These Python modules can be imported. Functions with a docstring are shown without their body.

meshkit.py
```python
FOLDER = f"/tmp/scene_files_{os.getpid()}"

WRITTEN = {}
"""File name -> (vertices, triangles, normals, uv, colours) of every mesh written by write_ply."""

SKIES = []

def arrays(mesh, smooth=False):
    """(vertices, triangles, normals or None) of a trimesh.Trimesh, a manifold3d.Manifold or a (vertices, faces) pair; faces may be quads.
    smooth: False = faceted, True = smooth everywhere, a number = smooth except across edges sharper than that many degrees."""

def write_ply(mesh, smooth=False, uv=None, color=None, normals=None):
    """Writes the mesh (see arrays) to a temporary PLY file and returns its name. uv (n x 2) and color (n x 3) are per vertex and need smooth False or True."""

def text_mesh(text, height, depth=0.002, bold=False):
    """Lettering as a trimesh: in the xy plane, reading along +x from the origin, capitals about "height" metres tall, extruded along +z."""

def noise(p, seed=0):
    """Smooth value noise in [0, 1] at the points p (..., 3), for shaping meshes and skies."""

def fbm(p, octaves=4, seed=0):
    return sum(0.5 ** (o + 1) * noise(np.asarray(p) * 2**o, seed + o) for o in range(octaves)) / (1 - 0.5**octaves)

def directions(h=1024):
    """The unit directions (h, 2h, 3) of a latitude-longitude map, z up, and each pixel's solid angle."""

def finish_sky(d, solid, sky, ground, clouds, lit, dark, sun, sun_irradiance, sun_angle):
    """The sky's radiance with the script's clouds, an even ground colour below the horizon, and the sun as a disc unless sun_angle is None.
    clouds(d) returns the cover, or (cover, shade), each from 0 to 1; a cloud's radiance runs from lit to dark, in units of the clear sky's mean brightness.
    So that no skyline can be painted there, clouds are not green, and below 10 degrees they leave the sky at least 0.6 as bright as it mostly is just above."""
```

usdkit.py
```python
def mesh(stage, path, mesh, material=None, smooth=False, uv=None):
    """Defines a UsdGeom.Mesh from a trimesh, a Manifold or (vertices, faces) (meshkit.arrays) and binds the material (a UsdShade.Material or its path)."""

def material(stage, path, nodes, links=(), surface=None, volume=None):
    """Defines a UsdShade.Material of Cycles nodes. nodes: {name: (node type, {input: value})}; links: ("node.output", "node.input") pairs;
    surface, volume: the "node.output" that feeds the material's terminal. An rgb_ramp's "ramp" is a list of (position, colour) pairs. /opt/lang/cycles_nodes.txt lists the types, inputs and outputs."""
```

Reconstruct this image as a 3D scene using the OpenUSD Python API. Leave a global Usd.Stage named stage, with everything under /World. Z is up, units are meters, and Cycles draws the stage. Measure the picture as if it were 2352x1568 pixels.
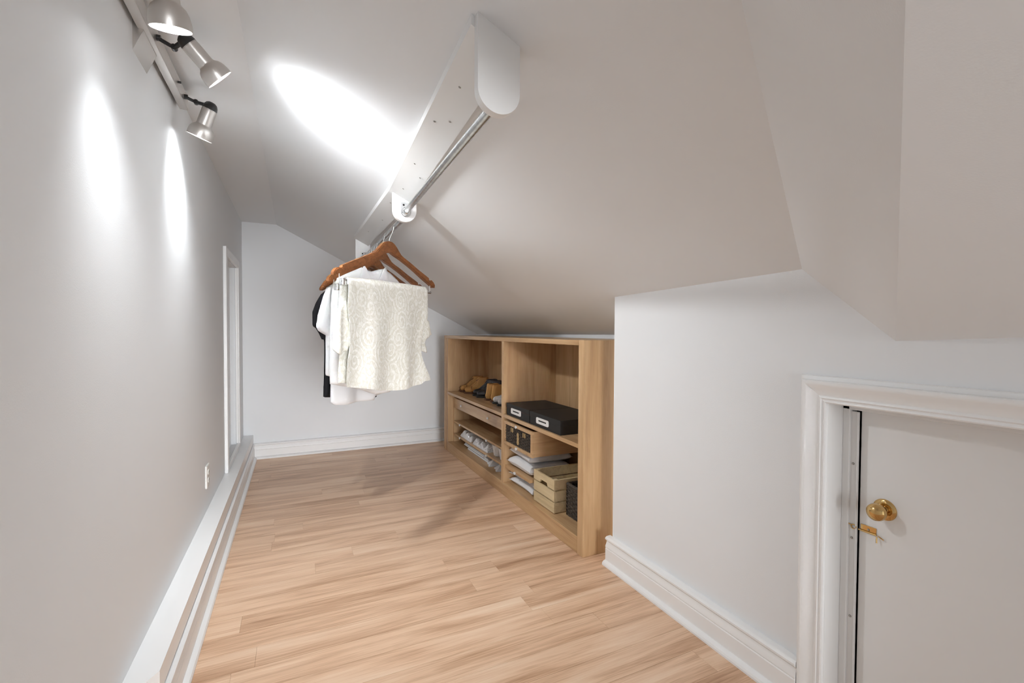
import math, random
import numpy as np, trimesh, manifold3d as m3, usdkit, meshkit
from shapely.geometry import Polygon, Point, box as sbox
from shapely import affinity
from scipy.spatial import Delaunay
from pxr import Usd, UsdGeom, UsdLux, Gf, Sdf, UsdShade

random.seed(7); np.random.seed(7)
stage = Usd.Stage.CreateInMemory()
UsdGeom.SetStageUpAxis(stage, UsdGeom.Tokens.z); UsdGeom.SetStageMetersPerUnit(stage, 1.0)
UsdGeom.Xform.Define(stage, '/World'); UsdGeom.Scope.Define(stage, '/World/Looks')

# ------------------------------------------------------------------ camera, daylight, exposure
F_PX, YAW, PITCH, ROLL, EYE = 1060.6, .4391, .0224, .0045, 1.3
fw = np.array([math.sin(YAW)*math.cos(PITCH), math.cos(YAW)*math.cos(PITCH), -math.sin(PITCH)])
rt = np.array([math.cos(YAW), -math.sin(YAW), 0.]); up = np.cross(rt, fw)
rt, up = rt*math.cos(ROLL)+up*math.sin(ROLL), -rt*math.sin(ROLL)+up*math.cos(ROLL)
cam = UsdGeom.Camera.Define(stage, '/World/camera')
cam.AddTransformOp().Set(Gf.Matrix4d(*map(float, (*rt, 0, *up, 0, *(-fw), 0, 0, 0, EYE, 1))))
cam.CreateHorizontalApertureAttr(36.0); cam.CreateVerticalApertureAttr(24.0)
cam.CreateFocalLengthAttr(36.0*F_PX/2352); cam.CreateClippingRangeAttr(Gf.Vec2f(.02, 100))
cam.CreateExposureAttr(1.46)
dome = UsdLux.DomeLight.Define(stage, '/World/daylight')          # even daylight that enters by the doorway behind the camera
dome.CreateIntensityAttr(0.15); dome.CreateColorAttr(Gf.Vec3f(.90, .955, 1.0))
SKYLIGHT = 1.95
win = UsdLux.DistantLight.Define(stage, '/World/window_daylight')   # broad soft daylight from the large window far behind the doorway
win.CreateIntensityAttr().Set(SKYLIGHT); win.CreateAngleAttr(28.0); win.CreateColorAttr(Gf.Vec3f(.94, .965, 1.0))
win.AddRotateXYZOp().Set(Gf.Vec3f(87.0, 0, 3.0))
LAMP, LAMP_WALL = 400.0, 185.0                                       # strength of the lamp turned into the room, of the two turned to the wall

# ------------------------------------------------------------------ materials
L = '/World/Looks/'
def lin(r, g, b):
    return tuple(((c/255)/12.92 if c <= 10 else (((c/255)+.055)/1.055)**2.4) for c in (r, g, b))
def plain(name, color, rough=.5, metal=0., bump=0., bscale=200., spec=.5, **kw):
    nodes = {'p': ('principled_bsdf', dict(base_color=color, roughness=rough, metallic=metal, specular_ior_level=spec, **kw))}
    links = []
    if bump:
        nodes['g'] = ('geometry', {}); nodes['n'] = ('noise_texture', dict(scale=bscale, detail=3))
        nodes['b'] = ('bump', dict(strength=bump, distance=.002))
        links += [('g.position', 'n.vector'), ('n.fac', 'b.height'), ('b.normal', 'p.normal')]
    return usdkit.material(stage, L+name, nodes, links, surface='p.BSDF')
def wood(name, ramp, axis='z', rough=.4, k=1., offs=(0, 0, 0), fine=.25, bump=.12, knots=False, spec=.5, wide=9.):
    st = {'x': (.7*k, wide*k, wide*k), 'y': (wide*k, .7*k, wide*k), 'z': (wide*k, wide*k, .7*k)}[axis]
    sf = {'x': (5*k, 170*k, 170*k), 'y': (170*k, 5*k, 170*k), 'z': (170*k, 170*k, 5*k)}[axis]
    nodes = {'g': ('geometry', {}), 'm1': ('mapping', dict(scale=st, location=offs)), 'm2': ('mapping', dict(scale=sf, location=offs)),
             'n1': ('noise_texture', dict(scale=1.6, detail=5, roughness=.58, distortion=.6)),
             'n2': ('noise_texture', dict(scale=1., detail=3, roughness=.6)),
             'mx': ('mix_float', dict(fac=fine)), 'r': ('rgb_ramp', dict(ramp=ramp)),
             'b': ('bump', dict(strength=bump, distance=.0006)), 'p': ('principled_bsdf', dict(roughness=rough, specular_ior_level=spec))}
    links = [('g.position', 'm1.vector'), ('g.position', 'm2.vector'), ('m1.vector', 'n1.vector'), ('m2.vector', 'n2.vector'),
             ('n1.fac', 'mx.a'), ('n2.fac', 'mx.b'), ('mx.result', 'r.fac'), ('r.color', 'p.base_color'), ('n2.fac', 'b.height'), ('b.normal', 'p.normal')]
    return usdkit.material(stage, L+name, nodes, links, surface='p.BSDF')

WALL = plain('wall_paint', (.856, .872, .886), .75, bump=.12, bscale=260, spec=.35)
CEIL = plain('ceiling_paint', (.856, .872, .886), .7, bump=.10, bscale=260, spec=.3)
TRIM = plain('trim_paint', (.90, .90, .895), .32)
DOORW = plain('door_paint', (.86, .855, .845), .4)
BOARD = plain('rack_paint', (.88, .88, .87), .35, bump=.15, bscale=60)
def brushed(name, col, rough):
    return usdkit.material(stage, L+name, {'g': ('geometry', {}), 'm': ('mapping', dict(scale=(40, 40, 900))), 'n': ('noise_texture', dict(scale=1, detail=2)),
        'b': ('bump', dict(strength=.08, distance=.0005)), 'p': ('principled_bsdf', dict(base_color=col, metallic=1., roughness=rough))},
        [('g.position', 'm.vector'), ('m.vector', 'n.vector'), ('n.fac', 'b.height'), ('b.normal', 'p.normal')], surface='p.BSDF')
NICKEL = brushed('brushed_nickel', (.66, .63, .60), .36)
GALV = usdkit.material(stage, L+'galvanised_steel', {'g': ('geometry', {}), 'n': ('noise_texture', dict(scale=45, detail=4)),
    'r': ('rgb_ramp', dict(ramp=[(.3, (.52, .54, .54)), (.7, (.72, .74, .74))])), 'p': ('principled_bsdf', dict(metallic=1., roughness=.28))},
    [('g.position', 'n.vector'), ('n.fac', 'r.fac'), ('r.color', 'p.base_color')], surface='p.BSDF')
CHROME = plain('chrome', (.78, .79, .80), .12, 1.)
WIRE = plain('white_wire', (.82, .82, .80), .3, .3)
BRASS = plain('polished_brass', (.62, .41, .17), .10, 1.)
STEEL = plain('screw_steel', (.40, .38, .36), .35, 1.)
PLASTIC = plain('black_plastic', (.018, .018, .018), .35)
IVORY = plain('outlet_plastic', (.83, .82, .78), .3)
SLOT = plain('dark_slot', (.02, .02, .02), .6)
# a reflector lamp throws most of its light forward
def glow(name, power, c0, c1, spill):
    # full strength inside the beam (cosine above c1), fading to the spill outside it (cosine below c0)
    return usdkit.material(stage, L+name, {'g': ('geometry', {}), 'd': ('vector_math', dict(math_type='dot_product')), 'a': ('math', dict(math_type='absolute')),
        's': ('map_range', dict(range_type='smoothstep', from_min=c0, from_max=c1, to_min=power*spill, to_max=power)),
        'e': ('emission', dict(color=(.93, .97, 1.)))},
        [('g.incoming', 'd.vector1'), ('g.normal', 'd.vector2'), ('d.value', 'a.value1'), ('a.value', 's.value'), ('s.result', 'e.strength')], surface='e.emission')
GLOW, GLOW_WALL = glow('lamp_glow', LAMP, .38, .94, .05), glow('lamp_glow_wall', LAMP_WALL, .74, .995, .035)
OAK = [(.25, lin(158, 122, 86)), (.45, lin(194, 157, 115)), (.6, lin(208, 173, 131)), (.8, lin(224, 193, 154))]
OAKZ, OAKY = wood('oak_upright', OAK, 'z'), wood('oak_shelf', OAK, 'y', rough=.22)
OAKX = wood('oak_cross', OAK, 'x')
PINE = wood('pine', [(.25, lin(184, 160, 122)), (.5, lin(216, 196, 156)), (.8, lin(230, 214, 178))], 'y', rough=.6, k=1.5)
WALNUT = wood('hanger_wood', [(.25, lin(88, 50, 24)), (.5, lin(132, 80, 42)), (.75, lin(156, 100, 56))], 'x', rough=.35, k=2.2, wide=14)
FLOORS = []
rng = random.Random(3)
for i in range(8):
    t = rng.uniform(-.03, .03)
    s = lambda c: tuple(max(0, v*(1+t)) for v in lin(*c))
    FLOORS.append(wood(f'oak_plank_{i}', [(.27, s((150, 112, 82))), (.40, s((200, 160, 128))), (.52, s((228, 192, 160))), (.72, s((244, 218, 192)))], 'x', rough=.42, k=.9,
                       offs=(rng.uniform(0, 50), rng.uniform(0, 50), rng.uniform(0, 50)), fine=.3, bump=.1, wide=8.))
COTTON = plain('white_cotton', (.82, .82, .82), .85, bump=.1, bscale=500, spec=.2, sheen_weight=.15)
COTTON2 = plain('soft_white_cotton', (.80, .80, .81), .85, bump=.1, bscale=400, spec=.2)
BLACKC = plain('black_cloth', (.010, .010, .012), .85, spec=.2)
# cream cloth embossed with curls: a spiral round every voronoi cell's centre
PAISLEY = usdkit.material(stage, L+'cream_jacquard', {
    'g': ('geometry', {}), 'mp': ('mapping', dict(scale=(1, 1, .8))),
    'v': ('voronoi_texture', dict(scale=11., randomness=1.)), 'd': ('vector_math', dict(math_type='scale', scale=11.)), 'sub': ('vector_math', dict(math_type='subtract')),
    'xyz': ('separate_xyz', {}), 'at': ('math', dict(math_type='arctan2')), 'ml': ('math', dict(math_type='multiply_add', value2=26.)),
    'sn': ('math', dict(math_type='sine')), 'r1': ('map_range', dict(from_min=.1, from_max=.9, to_min=0., to_max=1., clamp=True)),
    'v2': ('voronoi_texture', dict(scale=42., feature='distance_to_edge')), 'r2': ('map_range', dict(from_min=.02, from_max=.12, to_min=0, to_max=1., clamp=True)),
    'mix': ('mix_float', dict(fac=.45)), 'ramp': ('rgb_ramp', dict(ramp=[(0., lin(216, 213, 200)), (.5, lin(228, 226, 217)), (1., lin(240, 239, 233))])),
    'b': ('bump', dict(strength=.35, distance=.002)), 'p': ('principled_bsdf', dict(roughness=.75, sheen_weight=.2, specular_ior_level=.3))},
    [('g.position', 'mp.vector'), ('mp.vector', 'v.vector'), ('mp.vector', 'sub.vector1'), ('v.position', 'sub.vector2'), ('sub.vector', 'xyz.vector'),
     ('xyz.z', 'at.value1'), ('xyz.x', 'at.value2'), ('v.distance', 'ml.value1'), ('at.value', 'ml.value3'), ('ml.value', 'sn.value1'), ('sn.value', 'r1.value'),
     ('mp.vector', 'v2.vector'), ('v2.distance', 'r2.value'), ('r1.result', 'mix.a'), ('r2.result', 'mix.b'), ('mix.result', 'ramp.fac'), ('ramp.color', 'p.base_color'),
     ('mix.result', 'b.height'), ('b.normal', 'p.normal')], surface='p.BSDF')
TANL = plain('tan_nubuck', lin(196, 146, 82), .7, bump=.1, bscale=300)
BLKL = plain('black_leather', (.012, .013, .016), .45, bump=.1, bscale=300)
WHTL = plain('white_leather', (.80, .80, .80), .45)
SOLED = plain('brown_rubber', lin(96, 62, 38), .7)
SOLEB = plain('black_rubber', (.02, .02, .02), .6)
SOLEW = plain('white_rubber', (.74, .74, .73), .6)
LACE = plain('brown_lace', lin(74, 44, 30), .8)
BOXM = plain('black_card', (.013, .013, .013), .6, bump=.05, bscale=300)
LABELM = plain('white_label_holder', (.80, .79, .77), .35)
SEAM = plain('red_seam', lin(74, 44, 38), .7)
WICKER = usdkit.material(stage, L+'dark_wicker', {'g': ('geometry', {}), 'n': ('noise_texture', dict(scale=60, detail=3)),
    'r': ('rgb_ramp', dict(ramp=[(.3, lin(40, 34, 30)), (.7, lin(84, 74, 64))])), 'p': ('principled_bsdf', dict(roughness=.7))},
    [('g.position', 'n.vector'), ('n.fac', 'r.fac'), ('r.color', 'p.base_color')], surface='p.BSDF')
RAFFIA = plain('raffia', lin(176, 150, 108), .8)
PATTERN = usdkit.material(stage, L+'printed_cotton', {'g': ('geometry', {}), 'v': ('noise_texture', dict(scale=38., detail=1, distortion=1.5)),
    'r': ('rgb_ramp', dict(ramp=[(.0, (.78, .78, .79)), (.56, (.78, .78, .79)), (.60, (.05, .05, .06)), (.64, (.78, .78, .79))])), 'p': ('principled_bsdf', dict(roughness=.85))},
    [('g.position', 'v.vector'), ('v.fac', 'r.fac'), ('r.color', 'p.base_color')], surface='p.BSDF')

# ------------------------------------------------------------------ helpers
def numbered(path):
    if not stage.GetPrimAtPath(path): return path
    k = 1
    while stage.GetPrimAtPath(f'{path}_{k:03d}'): k += 1
    return f'{path}_{k:03d}'
BASE = {}
def tag(p, label=None, cat=None, group=None, kind=None):
    p = p.GetPrim() if hasattr(p, 'GetPrim') else p
    for k, v in (('label', label), ('category', cat), ('group', group), ('kind', kind)):
        if v: p.SetCustomDataByKey(k, v)
    return p
def thing(name, label, cat, loc=(0, 0, 0), rotz=0., group=None, kind=None):
    x = UsdGeom.Xform.Define(stage, numbered('/World/'+name))
    x.AddTranslateOp().Set(Gf.Vec3d(*map(float, loc))); x.AddRotateZOp().Set(float(rotz))
    BASE[str(x.GetPath())] = (np.array(loc, float), rotz)
    return tag(x, label, cat, group, kind)
def obj(name, mesh, mat, parent=None, smooth=30, label=None, world=True, kind=None):
    """One Mesh prim. Under a thing, vertices given in world coordinates are moved into the thing's frame."""
    if isinstance(mesh, list): mesh = trimesh.util.concatenate(mesh)
    if hasattr(mesh, 'to_mesh'):
        q = mesh.to_mesh(); mesh = trimesh.Trimesh(q.vert_properties[:, :3], q.tri_verts, process=False)
    base = '/World' if parent is None else str(parent.GetPath())
    if parent is not None and world:
        top = '/'.join(base.split('/')[:3])
        if top in BASE:
            loc, rz = BASE[top]; a = math.radians(-rz); R = np.array([[math.cos(a), -math.sin(a), 0], [math.sin(a), math.cos(a), 0], [0, 0, 1]])
            mesh = mesh.copy(); mesh.vertices = (mesh.vertices-loc)@R.T
    m = usdkit.mesh(stage, numbered(base+'/'+name), mesh, mat, smooth)
    return tag(m, label, kind=kind)
def dup(root, loc, rotz, label, group=None):
    c = root.GetCustomData(); name = root.GetName()
    while name[-4:-3] == '_' and name[-3:].isdigit(): name = name[:-4]
    x = UsdGeom.Xform.Define(stage, numbered('/World/'+name)); x.GetPrim().GetReferences().AddInternalReference(root.GetPath())
    ops = x.GetOrderedXformOps(); ops[0].Set(Gf.Vec3d(*map(float, loc))); ops[1].Set(float(rotz))
    x.GetPrim().SetInstanceable(True)
    return tag(x, label, c['category'], group or c.get('group'))
def bx(lo, hi, r=.0):
    lo, hi = np.array(lo, float), np.array(hi, float)
    if r <= 0:
        return trimesh.creation.box(bounds=[lo, hi])
    r = min(r, *(hi-lo)/2.01); P = []
    for sx in (0, 1):
        for sy in (0, 1):
            for sz in (0, 1):
                c = np.where([sx, sy, sz], hi, lo); g = np.where([sx, sy, sz], -1., 1.)*r
                for k in range(3):
                    q = c+g; q[k] = c[k]; P.append(q)
    return trimesh.convex.convex_hull(np.array(P))
def extrude(poly, o, u, v, w, length):
    """The 2-D outline poly, its axes along u and v from o, pulled along w."""
    if not isinstance(poly, Polygon): poly = Polygon(poly)
    if not poly.is_valid: poly = poly.buffer(0)
    m = trimesh.creation.extrude_polygon(poly, length, engine='earcut')
    T = np.eye(4); T[:3, 0], T[:3, 1], T[:3, 2], T[:3, 3] = u, v, w, o
    if np.linalg.det(T[:3, :3]) < 0: m.invert()
    m.apply_transform(T)
    if m.volume < 0: m.invert()
    return m
def tube(pts, r, n=10, caps=True):
    pts = np.array(pts, float); rr = np.broadcast_to(r, len(pts)); T = np.gradient(pts, axis=0); T /= np.linalg.norm(T, axis=1, keepdims=True)
    a = np.array([0, 0, 1.]) if abs(T[0, 2]) < .9 else np.array([1., 0, 0]); V, Fc = [], []
    x = np.cross(a, T[0]); x /= np.linalg.norm(x)
    for i, (p, t) in enumerate(zip(pts, T)):
        x = x-t*(x@t); x /= np.linalg.norm(x); y = np.cross(t, x)
        for k in range(n):
            g = 2*math.pi*k/n; V.append(p+rr[i]*(x*math.cos(g)+y*math.sin(g)))
    for i in range(len(pts)-1):
        for k in range(n):
            a0, b0 = i*n+k, i*n+(k+1) % n; Fc += [[a0, b0, b0+n], [a0, b0+n, a0+n]]
    if caps:
        V += [pts[0], pts[-1]]; c = len(V)-2; e = (len(pts)-1)*n
        for k in range(n): Fc += [[c, (k+1) % n, k], [c+1, e+k, e+(k+1) % n]]
    return trimesh.Trimesh(np.array(V), np.array(Fc), process=False)
def frame(axis):
    z = np.array(axis, float); z /= np.linalg.norm(z); a = np.array([0, 1., 0]) if abs(z[1]) < .9 else np.array([1., 0, 0])
    x = np.cross(a, z); x /= np.linalg.norm(x); return np.column_stack([x, np.cross(z, x), z])
def lathe(prof, o=(0, 0, 0), axis=(0, 0, 1), n=36):
    """prof: (radius, height) outline; turned round the axis from o."""
    prof = np.array(prof, float); V, Fc = [], []
    for (r, h) in prof:
        for k in range(n): V.append((r*math.cos(2*math.pi*k/n), r*math.sin(2*math.pi*k/n), h))
    for i in range(len(prof)-1):
        for k in range(n):
            a, b = i*n+k, i*n+(k+1) % n; Fc += [[a, b, b+n], [a, b+n, a+n]]
    m = trimesh.Trimesh(np.array(V), np.array(Fc), process=False); m.merge_vertices(); m.update_faces(m.nondegenerate_faces())
    m.vertices = m.vertices@frame(axis).T+np.array(o)
    return m
def smooth_hull(balls):
    """Manifold hull of spheres: (centre, radius) or (centre, (rx, ry, rz))."""
    hs = []
    for c, r in balls:
        s = m3.Manifold.sphere(1., 20).scale(tuple(np.broadcast_to(r, 3).astype(float))).translate(tuple(map(float, c))); hs.append(s)
    return m3.Manifold.batch_hull(hs)
def rounded(x0, y0, x1, y1, r):
    return sbox(x0+r, y0+r, x1-r, y1-r).buffer(r, quad_segs=6)

X, Y, Z = np.eye(3)
XL, XR, YF, YB, ZC, XC = -.475, 1.60, 5.31, -2.2, 2.374, -.166     # left wall, knee wall, far wall, open rear edge, flat ceiling, crease
YK = 2.073                                                          # where the knee wall stops and the recess begins
XB = 2.02                                                           # back of the recess
def pitch_at(y): return float(np.interp(y, [1.03, 2.07, 5.31], [.4836, .500, .509]))
def slope_z(x, y): return ZC-pitch_at(y)*(x-XC)

# ------------------------------------------------------------------ floor: every plank a board of its own
floor = thing('floor', 'light oak plank floor running across the attic room', 'floor', kind='structure')
obj('subfloor', bx((XL-.1, YB, -.12), (XB+.1, YF+.1, -.012)), FLOORS[0], floor, smooth=False)
obj('floor_rear', bx((XL-.1, YB, -.012), (XB+.1, .2, 0)), FLOORS[2], floor, smooth=False)
W = .128; row0 = .214
fixed = {3.286: .04, 3.542: .43, 2.646: .093, 2.134: .817, 1.622: 1.238}
rr = random.Random(11); k = 0; y = row0
while y < YF:
    j = next((v for q, v in fixed.items() if abs(q-y) < .03), None)
    first = j if j is not None else rr.uniform(-.35, 1.1)
    xs = [XL+.01]; c = first-1.22*math.ceil((first-XL)/1.22)
    while c < XB:
        if c > XL+.06: xs.append(c)
        c += 1.22
    xs.append(XB)
    for a, b in zip(xs, xs[1:]):
        if b-a < .03: continue
        obj('plank', bx((a+.0002, y+.0002, -.012), (b-.0002, min(y+W, YF)-.0002, 0), .0006), FLOORS[rr.randrange(8)], floor, smooth=False); k += 1
    y += W

# ------------------------------------------------------------------ walls and ceiling
# left wall with the recess of the far cupboard panel cut out
wl = Polygon([(YB, 0), (YF, 0), (YF, ZC), (YB, ZC)], [[(4.03, .275), (4.78, .275), (4.78, 1.85), (4.03, 1.85)]])
obj('wall_left', extrude(wl, (XL-.12, 0, 0), Y, Z, X, .12), WALL, smooth=False)
tag(stage.GetPrimAtPath('/World/wall_left'), 'tall white left wall under the spot lamps', 'wall', kind='structure')
far = [(XL-.1, 0), (XB+.1, 0), (XB+.1, ZC+.02), (XL-.1, ZC+.02)]
tag(obj('wall_far', extrude(far, (0, YF+.1, 0), X, Z, -Y, .1), WALL, smooth=False), 'grey-white gable wall at the far end', 'wall', kind='structure')
kw = Polygon([(YK, 0), (YK, slope_z(XR, YK)), (1.032, 1.52), (.75, 1.276), (.486, 1.29), (YB, 1.43), (YB, 0)],
             [[(.13, .0), (.13, 1.067), (.935, 1.067), (.935, .0)]])
kw = Polygon(kw.exterior).difference(sbox(.13, -.1, .935, 1.067))
tag(obj('wall_right', extrude(kw, (XR, 0, 0), Y, Z, X, .12), WALL, smooth=False), 'low white knee wall with the access door', 'wall', kind='structure')
rear = sbox(XL-.1, 0, XR+.1, ZC+.02).difference(sbox(-.3, -.1, 1.5, 2.05))
tag(obj('wall_rear', extrude(rear, (0, YB, 0), X, Z, -Y, .1), WALL, smooth=False), 'white rear wall with the open doorway', 'wall', kind='structure')
tag(obj('wall_recess', bx((XB, YK-.2, 0), (XB+.1, YF+.05, slope_z(XB, 4)+.03)), WALL, smooth=False), 'low wall behind the oak shelving unit', 'wall', kind='structure')
ceil = thing('ceiling', 'white attic ceiling sloping down to the knee wall', 'ceiling', kind='structure')
obj('flat_panel', bx((XL-.1, YB, ZC), (XC, YF+.1, ZC+.1)), CEIL, ceil, smooth=False)
ys = np.r_[np.linspace(YB, 1.0, 8), np.linspace(1.03, 2.07, 14), np.linspace(2.2, YF+.05, 14)]; xs = np.linspace(XC, XB+.06, 12)
V, Fc = [], []
for yy in ys:
    for xx in xs: V.append((xx, yy, slope_z(xx, yy)))
n = len(xs)
for i in range(len(ys)-1):
    for j in range(n-1):
        a = i*n+j; Fc += [[a, a+n, a+n+1], [a, a+n+1, a+1]]
V = np.array(V); m = len(V); Vt = V+np.array([0, 0, .1]); Fc = np.array(Fc)
edge = trimesh.Trimesh(V, Fc, process=False); be = edge.edges[trimesh.grouping.group_rows(edge.edges_sorted, require_count=1)]
side = np.vstack([[[a, b, b+m], [a, b+m, a+m]] for a, b in be])
slope = trimesh.Trimesh(np.vstack([V, Vt]), np.vstack([Fc, Fc[:, ::-1]+m, side[:, ::-1]]), process=False); slope.fix_normals()
obj('slope_panel', slope, CEIL, ceil, smooth=20, label='main sloping ceiling')
# the lowered soffit at the near right: a slanting side and a flat underside parallel to the slope
P1, P2, P3 = np.array([XR, 1.032, 1.52]), np.array([XR, .75, 1.276]), np.array([XR, .486, 1.29])
ln, gn = np.array([-.5679, .5386, -.6224]), np.array([-.4320, -.0478, -.9006])
def lit_y(x, z): return P1[1]-(ln[0]*(x-P1[0])+ln[2]*(z-P1[2]))/ln[1]
def soff_z(x, yy): return P2[2]-(gn[0]*(x-P2[0])+gn[1]*(yy-P2[1]))/gn[2]
A = np.array([[ln[1], ln[2]], [gn[1], gn[2]]]); xl = XL-.02
sol = np.linalg.solve(A, [ln@P1-ln[0]*xl, gn@P2-gn[0]*xl]); R3 = np.array([xl, sol[0], sol[1]])
Q2 = np.array([XC, lit_y(XC, ZC+.02), ZC+.02]); Q3 = np.array([xl, lit_y(xl, ZC+.02), ZC+.02])
P1b = P1+np.array([.03, 0, 0]); P1b[1] = lit_y(P1b[0], 1.52); P2b = np.array([XR+.02, P2[1], soff_z(XR+.02, P2[1])])
def slab(pts, nrm, t, name, label):
    pts = np.array(pts); c = [[0, i, i+1] for i in range(1, len(pts)-1)]; q = pts-np.array(nrm)*t; k = len(pts)
    f = c+[[a+k, cc+k, b+k] for a, b, cc in c]
    for i in range(k): j = (i+1) % k; f += [[i, i+k, j], [j, i+k, j+k]]
    m = trimesh.Trimesh(np.vstack([pts, q]), np.array(f), process=False); m.fix_normals(); obj(name, m, CEIL, ceil, smooth=False, label=label)
slab([P1, Q2, Q3, R3, P2], ln, .012, 'soffit_side', 'slanting side of the lowered soffit')
slab([P2, R3, (xl, YB, soff_z(xl, YB)), (XR, YB, soff_z(XR, YB))], gn, .012, 'soffit', 'shaded underside of the lowered soffit')

# ------------------------------------------------------------------ baseboards and the ledge along the left wall
BP = [(0, 0), (.056, 0), (.056, .008), (.052, .016), (.044, .022), (.034, .025), (.034, .088), (.031, .092), (.034, .096), (.034, .102), (.027, .118), (.024, .128),
      (.030, .134), (.036, .140), (.036, .147), (.030, .152), (.024, .155), (0, .156)]
def skirting(name, label, o, out, along, length, mat=TRIM):
    tag(obj(name, extrude(BP, o, out, Z, along, length), mat, smooth=25), label, 'baseboard', kind='structure')
skirting('baseboard_right', 'moulded white baseboard under the knee wall', (XR, 1.010, 0), -X, Y, YK-1.010+.02)
skirting('baseboard_far', 'moulded white baseboard along the far wall', (-.42, YF, 0), -Y, X, 2.42)
XE = -.409
skirting('baseboard_left', 'moulded white baseboard on the front of the left ledge', (XE, YB, 0), X, Y, YF-YB)
led = Polygon([(XL, 1.60), (XE+.022, 1.742), (XE+.022, YF), (XL, YF)])
m1 = extrude(led, (0, 0, .165), X, Y, Z, .075)
m2 = bx((XL, YB, 0), (XE, YF, .152))
tag(obj('trim_1', [m1, m2], TRIM, smooth=False), 'long white boxed ledge at the foot of the left wall', 'ledge', kind='structure')

# ------------------------------------------------------------------ access door in the knee wall
door = thing('door_1', 'small white access door with moulded casing in the knee wall', 'door', (XR, .13, 0), kind='structure')
yi, yo, zt = .935, .13, 1.067
CP = [(0, 0), (0, .013), (.004, .016), (.009, .014), (.012, .014), (.016, .018), (.021, .017), (.024, .015), (.034, .017), (.046, .022), (.056, .029), (.064, .031), (.071, .030), (.073, .028),
      (.074, .011), (.086, .009), (.089, .004), (.089, 0)]
def casing(ci, cj, oi, oj):
    """A moulding from corner ci to cj (y, z), its outward directions at the ends oi, oj."""
    n = len(CP); V = []
    for (c, o) in ((ci, oi), (cj, oj)):
        for w, d in CP: V.append((XR-d, c[0]+o[0]*w, c[1]+o[1]*w))
    f = []
    for k in range(n-1): f += [[k, k+1, k+1+n], [k, k+1+n, k+n]]
    f += [[0, k+1, k] for k in range(1, n-1)]+[[n, n+k, n+k+1] for k in range(1, n-1)]
    m = trimesh.Trimesh(np.array(V), np.array(f), process=False); m.fix_normals(); return m
obj('casing', casing((yi, 0), (yi, zt), (1, 0), (1, 1)), TRIM, door, 25)
obj('casing', casing((yi, zt), (yo, zt), (1, 1), (-1, 1)), TRIM, door, 25)
obj('casing', casing((yo, zt), (yo, 0), (-1, 1), (-1, 0)), TRIM, door, 25)
XD = 1.702
obj('jamb', [bx((XR-.002, yi-.001, 0), (XD+.06, yi+.02, zt), .001), bx((XR-.002, yo-.02, 0), (XD+.06, yo+.001, zt), .001), bx((XR-.002, yo, zt-.001), (XD+.06, yi, zt+.02), .001)], DOORW, door, False)
obj('door_stop', [bx((XD-.022, yi-.022, 0), (XD+.02, yi, zt-.001), .002), bx((XD-.022, yo, zt-.024), (XD-.001, yi, zt), .002)], DOORW, door, False)
strip = bx((XD-.012, yi-.043, 0), (XD-.004, yi-.018, zt-.03), .001)
obj('weather_strip', [strip, bx((XD-.016, yi-.044, 0), (XD-.004, yi-.040, zt-.03), .0015)], DOORW, door, False)
obj('backing', bx((XD+.055, yo-.03, 0), (XD+.065, yi+.03, zt+.03)), SLOT, door, False)
obj('door_leaf', bx((XD, yo+.004, .012), (XD+.04, yi-.0455, zt-.012), .002), DOORW, door, False)
for z in (.862, .612, .345):
    obj('screw', lathe([(0, .003), (.0035, .0025), (.0045, 0)], (XD-.012, yi-.030, z), -X, 12), STEEL, door)
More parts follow.
